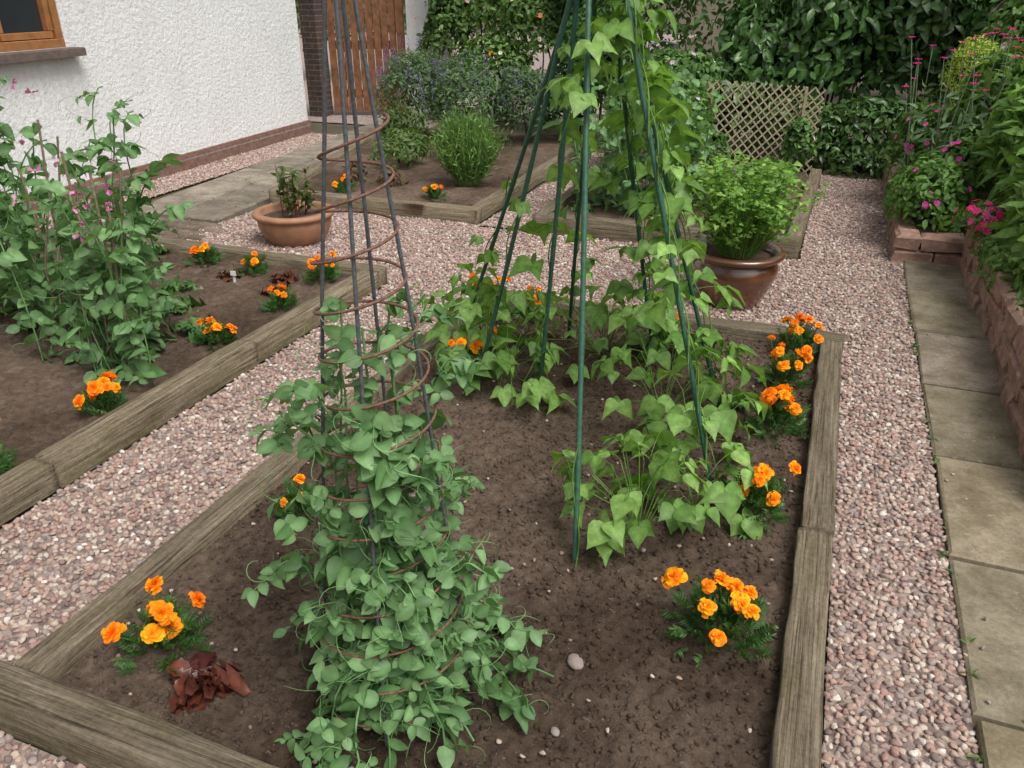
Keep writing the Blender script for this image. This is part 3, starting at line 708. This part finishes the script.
shrub('tall_hedge',[(x,14.8+U(-.3,.4),U(.9,1.4),1.4,.8,U(1.3,1.7)) for x in (-9.5,-8,-5,-3.6,-2.2,-.8,.6,2.0,3.4,4.8)]+[(x,15.3,2.6,1.6,1,1.1) for x in (-8.5,-5,-3.5,-1,1.5,4)],20000,.13,DG1,DG2,lump=.2)
shrub('tall_hedge',[(-25+3*i,33,1.6,2.4,1.5,2.4) for i in range(6)],5000,.3,DG1,MGN2,lump=.2)
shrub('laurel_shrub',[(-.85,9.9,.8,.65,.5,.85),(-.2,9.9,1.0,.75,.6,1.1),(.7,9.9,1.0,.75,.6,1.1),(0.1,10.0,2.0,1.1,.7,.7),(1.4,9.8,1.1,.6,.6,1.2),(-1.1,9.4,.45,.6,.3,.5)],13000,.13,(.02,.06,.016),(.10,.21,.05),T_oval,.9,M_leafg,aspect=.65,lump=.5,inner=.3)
shrub('laurel_shrub',[(-.35,8.95,.3,.6,.35,.4),(.35,9.1,.3,.5,.4,.45),(1.0,9.2,.4,.5,.4,.45),(.2,8.85,.1,.5,.3,.22)],5000,.08,(.025,.07,.018),(.11,.21,.05),T_bg,.5,M_leafg)
shrub('sweet_pea_climber',[(-1.9,8.3,.5,.3,.35,.55),(-1.5,8.4,.85,.35,.3,.35),(-1.4,8.0,.45,.32,.3,.45),(-1.1,7.9,.28,.2,.15,.25),(-.3,8.15,.3,.16,.1,.3)],5200,.07,MGN1,(.19,.33,.1),T_oval,flowers=[(16,.05,(.6,.3,.5),(.85,.8,.85),'disc')])
shrub('bay_shrub',[(-2.4,9.4,.8,.35,.4,.7),(-1.75,9.6,.35,.4,.4,.45)],4000,.08,DG1,MGN2,T_lance,aspect=1.5)
# right border
shrub('cranesbill_plant',[(.72,6.35,.32,.26,.34,.30),(.95,6.9,.42,.35,.4,.36),(.8,7.6,.45,.35,.4,.42),(.6,6.8,.25,.15,.4,.2)],6500,.06,MGN1,(.15,.28,.06),T_bg,.3,flowers=[(60,.04,(.7,.03,.35),(.85,.14,.55),'disc')],ground=.1)
shrub('petunia_plant',[(.97,5.72,.36,.18,.22,.13)],900,.035,MGN1,MGN2,flowers=[(40,.05,(.85,.03,.2),(.9,.14,.40),'disc')],ground=.2,stems=2)
shrub('border_perennial',[(1.3,5.3,.5,.3,.5,.42),(1.4,6.3,.65,.4,.5,.55),(1.35,7.3,.7,.45,.5,.6),(1.9,6.0,.8,.5,.6,.85)],9000,.13,(.08,.18,.035),(.21,.36,.085),T_lance,-.1,aspect=1.5,flowers=[(60,.05,(.7,.04,.3),(.8,.16,.5),'disc')],ground=.2,outward=1.2,lump=.4)
shrub('border_perennial',[(1.22,4.6,.42,.24,.4,.3),(1.28,3.9,.4,.22,.35,.26),(1.5,4.3,.6,.33,.5,.45)],6500,.065,(.08,.17,.035),(.21,.36,.085),T_oval,.2,flowers=[(90,.032,(.75,.75,.7),(.85,.85,.8),'disc'),(14,.04,(.8,.06,.3),(.85,.2,.5),'disc')],ground=.2)
shrub('trailing_plant',[(1.0,5.1,.3,.12,.45,.14),(1.03,4.3,.28,.11,.4,.10),(1.06,3.4,.3,.12,.4,.11)],2400,.04,MGN1,(.14,.26,.06),T_bg,.6,ground=.02,stems=0)
shrub('golden_conifer',[(1.02,8.1,1.0,.24,.22,.32),(1.05,8.1,.65,.22,.22,.3)],5000,.035,(.2,.29,.03),(.4,.5,.08),T_lance,-.3,aspect=1.5,ground=.2)
shrub('flowering_shrub',[(1.6,8.6,1.0,.6,.5,.9),(2.3,7.8,1.1,.7,.7,1.0),(1.5,9.0,1.9,.8,.5,.5),(2.5,8.6,2.0,.9,.8,.6)],10000,.08,MGN1,(.16,.28,.07),T_bg,flowers=[(110,.07,(.7,.2,.4),(.85,.75,.8),'disc')],ground=.2,lump=.4)
b=B()
for i in range(44):
    x=.85+U(-.3,.5);y=7.7+U(-.9,.6);h=U(.7,1.25);top=vn(x+U(-.2,.2),y,.2+h); P=[(x,y,.2),((x+top[0])/2,y,.2+h*.55),top]
    b.tube(P,.0035,(.24,.31,.2),0,4)
    for k in range(6):
        a=k*6.283/6; b.put(T_petal,top,nrm(vn(math.cos(a),math.sin(a),.3)),vn(0,0,1),.03,vn(.65,.02,.25),1)
    for k in range(12): b.put(T_lance,np.array(P[0])+vn(0,0,h*.7*R()),nrm(vn(rng.normal(),rng.normal(),.6)),rdir(),(.12,.09,.09),vn(.18,.28,.15))
b.build('rose_campion_plant',[M_leaf,M_petal])
b=B()
for i in range(230):
    a=R()*6.28; el=abs(rng.normal())*.36; base=vn(P2[0]+.1*math.cos(a),P2[1]+.1*math.sin(a),.30); L=U(.12,.52); d=nrm(vn(math.cos(a)*el,math.sin(a)*el,1)); tip=base+d*L
    c=cr((.12,.25,.04),(.25,.42,.09)); b.tube([base,(base+tip)/2+vn(0,0,.01),tip],.0022,c,0,4)
    for k in range(11): b.put(T_stip,tip+rdir()*.05*vn(1,1,.8),nrm(vn(rng.normal(),rng.normal(),.2)),nrm(vn(0,0,1)+rdir()*.7),U(.02,.045),c*U(.8,1.15))
b.build('parsley_plant',[M_leaf])
b=B()
for i in range(15):
    a=R()*6.28; h=U(.12,.38); base=vn(P1[0]+.08*math.cos(a),P1[1]+.08*math.sin(a),.19); top=base+vn(.12*math.cos(a)*R(),.12*math.sin(a)*R(),h)
    b.tube([base,(base+top)/2,top],[.004,.003,.002],(.14,.04,.04),0,4)
    for k in range(11):
        t=U(.3,1); o=rdir(); b.put(T_bg,base+(top-base)*t,nrm(o+vn(0,0,.3)),nrm(vn(0,0,1)+rdir()*.6),.075*U(.6,1.1),cr((.05,.11,.025),(.14,.13,.05)))
b.build('dahlia_plant',[M_leaf])
shrub('strawberry_plant',[(-.55,6.2,.2,.25,.3,.14),(-.9,6.8,.2,.3,.4,.16),(-.5,7.4,.2,.25,.4,.14)],1100,.06,MGN1,(.16,.29,.06),T_oval,.2,ground=.08)
b=B(); b.put(T_bean,vn(-.16,2.62,.085),vn(.7,-.3,.1),vn(.1,-.3,1),.09,vn(.42,.27,.16)); b.put(T_bean,vn(-.14,2.60,.10),vn(.2,.6,.5),vn(-.6,-.3,.6),.06,vn(.38,.24,.14)); b.build('dead_leaf',[M_leaf])
b=B()
for i in range(46):
    x,y,z=(.578+U(-.01,.02),U(.9,5.6),.012) if i%3 else (U(-5.3,-4.5),U(4.4,8.5),.012)
    for k in range(int(U(3,9))):
        a=R()*6.28; b.put(T_kite if i%2 else T_lance,vn(x,y,z),nrm(vn(math.cos(a),math.sin(a),U(.2,1.5))),vn(0,0,1)+rdir()*.4,U(.012,.035),cr((.06,.13,.03),(.14,.24,.06)))
b.build('path_weeds',[M_leaf])
def stone(x,y,z,r,c):
    bpy.ops.mesh.primitive_ico_sphere_add(subdivisions=4,radius=1,location=(x,y,z)); o=bpy.context.object; o.name='garden_stone'
    for v in o.data.vertices:
        q=v.co; v.co=q*(1+.18*vnoise(q.x*1.5+x*9,q.y*1.5+q.z)); 
    o.scale=(r,r*1.3,r*.6); o.rotation_euler[2]=.6
    for p in o.data.polygons: p.use_smooth=True
    o.data.materials.append(simple('stone_face',c,.8,nscale=6,vary=.2,bs=.2))
stone(-.42,1.55,.076,.022,(.26,.21,.185)); stone(-.40,1.32,.072,.011,(.26,.23,.21))
for (x,y) in ((-3.3,3.78),):
    b=B(); b.box((x,y,.08),(.016,.003,.08),(1,1,1),0,rz=.3,ch=.001); b.box((x+.004,y-.008,.12),(.035,.004,.03),(1,1,1),0,rz=.3,ch=.001); b.build('plant_label',[M_white],False)
# ------------------------------------------------------------------ trellis
Tz=empty('trellis_fence',(-1.2,8.03,0),math.atan2(.35,.93))
b=B(); Wd=1.12; z0,z1=.1,.92; sp=.085
def slat(x0,zz0,x1,zz1,yo):
    d=math.hypot(x1-x0,zz1-zz0); 
    if d<.03: return
    ux,uz=(x1-x0)/d,(zz1-zz0)/d; w=.0065;t=.003; nx,nz=-uz*w,ux*w
    V=[(x0+s*nx,yo+q,zz0+s*nz) for q in(-t,t) for s in(-1,1)]+[(x1+s*nx,yo+q,zz1+s*nz) for q in(-t,t) for s in(-1,1)]
    b.raw(V,None,[(0,1,5,4),(2,6,7,3),(0,4,6,2),(1,3,7,5),(0,2,3,1),(4,5,7,6)],(1,1,1),0)
for sg,yo in ((1,0),(-1,.0075)):
    k=-14
    while k<28:
        a0=k*sp+U(-.006,.006); a1=a0+sg*(z1-z0)*.95+U(-.015,.015); dx=a1-a0
        lo,hi=(0-a0)/dx,(Wd-a0)/dx
        if lo>hi: lo,hi=hi,lo
        ta=max(0,lo);tb=min(1,hi)
        if tb-ta>.05: slat(a0+dx*ta,z0+(z1-z0)*ta,a0+dx*tb,z0+(z1-z0)*tb,yo)
        k+=1
b.build('lattice',[M_trel],False,Tz).rotation_euler=(math.radians(-8),math.radians(4),0)
b=B()
for x in (.1,Wd-.15): b.box((x,.045,.42),(.025,.025,.86),(1,1,1),0,ch=.003)
b.build('posts',[M_trel],False,Tz)
def chair(x,y,rz):
    E=empty('garden_chair',(x,y,0),rz); b=B()
    for sx in(-.22,.22):
        b.tube([(sx,-.22,0),(sx,-.2,.44),(sx,-.2,.64),(sx,.2,.64)],.012,(1,1,1),0,8); b.tube([(sx,.24,0),(sx,.2,.44),(sx,.27,.95)],.012,(1,1,1),0,8)
    for i in range(8): yy=-.2+i*.057; b.tube([(-.22,yy,.44),(.22,yy,.44)],.011,(1,1,1),0,6)
    for i in range(7): xx=-.2+i*.067; b.tube([(xx,.21,.46),(xx,.27,.92)],.007,(1,1,1),0,6)
    b.tube([(-.22,.27,.95),(0,.285,1.0),(.22,.27,.95)],.013,(1,1,1),0,8); b.build('frame',[M_iron],True,E)
chair(-2.3,12.0,.6); chair(-1.5,12.6,-1.0)
b=B(); b.lathe([(0,.70),(.45,.70),(.46,.71),(.45,.725),(0,.725)],(-1.95,12.6,0),(1,1,1),0); b.lathe([(.03,.70),(.03,.1),(.22,.02),(.22,0)],(-1.95,12.6,0),(1,1,1),0,16); b.build('garden_table',[M_white])
# ------------------------------------------------------------------ camera & light
cam=bpy.data.cameras.new('camera'); co=bpy.data.objects.new('camera',cam); COL.objects.link(co)
co.location=(0,0,1.70); co.rotation_euler=(math.radians(90-26.4),0,math.radians(21.2)); cam.sensor_width=36; cam.lens=803/1024*36; cam.clip_end=500; cam.clip_start=.05
scene.camera=co
el,az=math.radians(58),math.radians(118)
sd=bpy.data.lights.new('sun','SUN'); sd.energy=2.1; sd.angle=math.radians(30); sd.color=(1,.97,.92)
so=bpy.data.objects.new('sun',sd); COL.objects.link(so)
dirv=Vector((math.sin(az)*math.cos(el),math.cos(az)*math.cos(el),math.sin(el)))
so.rotation_euler=dirv.to_track_quat('Z','Y').to_euler(); so.location=dirv*20
w=bpy.data.worlds.new('World'); scene.world=w; w.use_nodes=True; nt=w.node_tree
for n in list(nt.nodes): nt.nodes.remove(n)
sk=nt.nodes.new('ShaderNodeTexSky'); sk.sky_type='NISHITA'; sk.sun_disc=False; sk.sun_elevation=el; sk.sun_rotation=az; sk.air_density=1; sk.dust_density=5
hs_=nt.nodes.new('ShaderNodeHueSaturation'); hs_.inputs['Saturation'].default_value=.18
bg=nt.nodes.new('ShaderNodeBackground'); bg.inputs[1].default_value=.15; ou=nt.nodes.new('ShaderNodeOutputWorld')
nt.links.new(sk.outputs[0],hs_.inputs['Color']); nt.links.new(hs_.outputs[0],bg.inputs[0]); nt.links.new(bg.outputs[0],ou.inputs[0])
scene.view_settings.view_transform='Standard'; scene.view_settings.look='None'; scene.view_settings.exposure=0
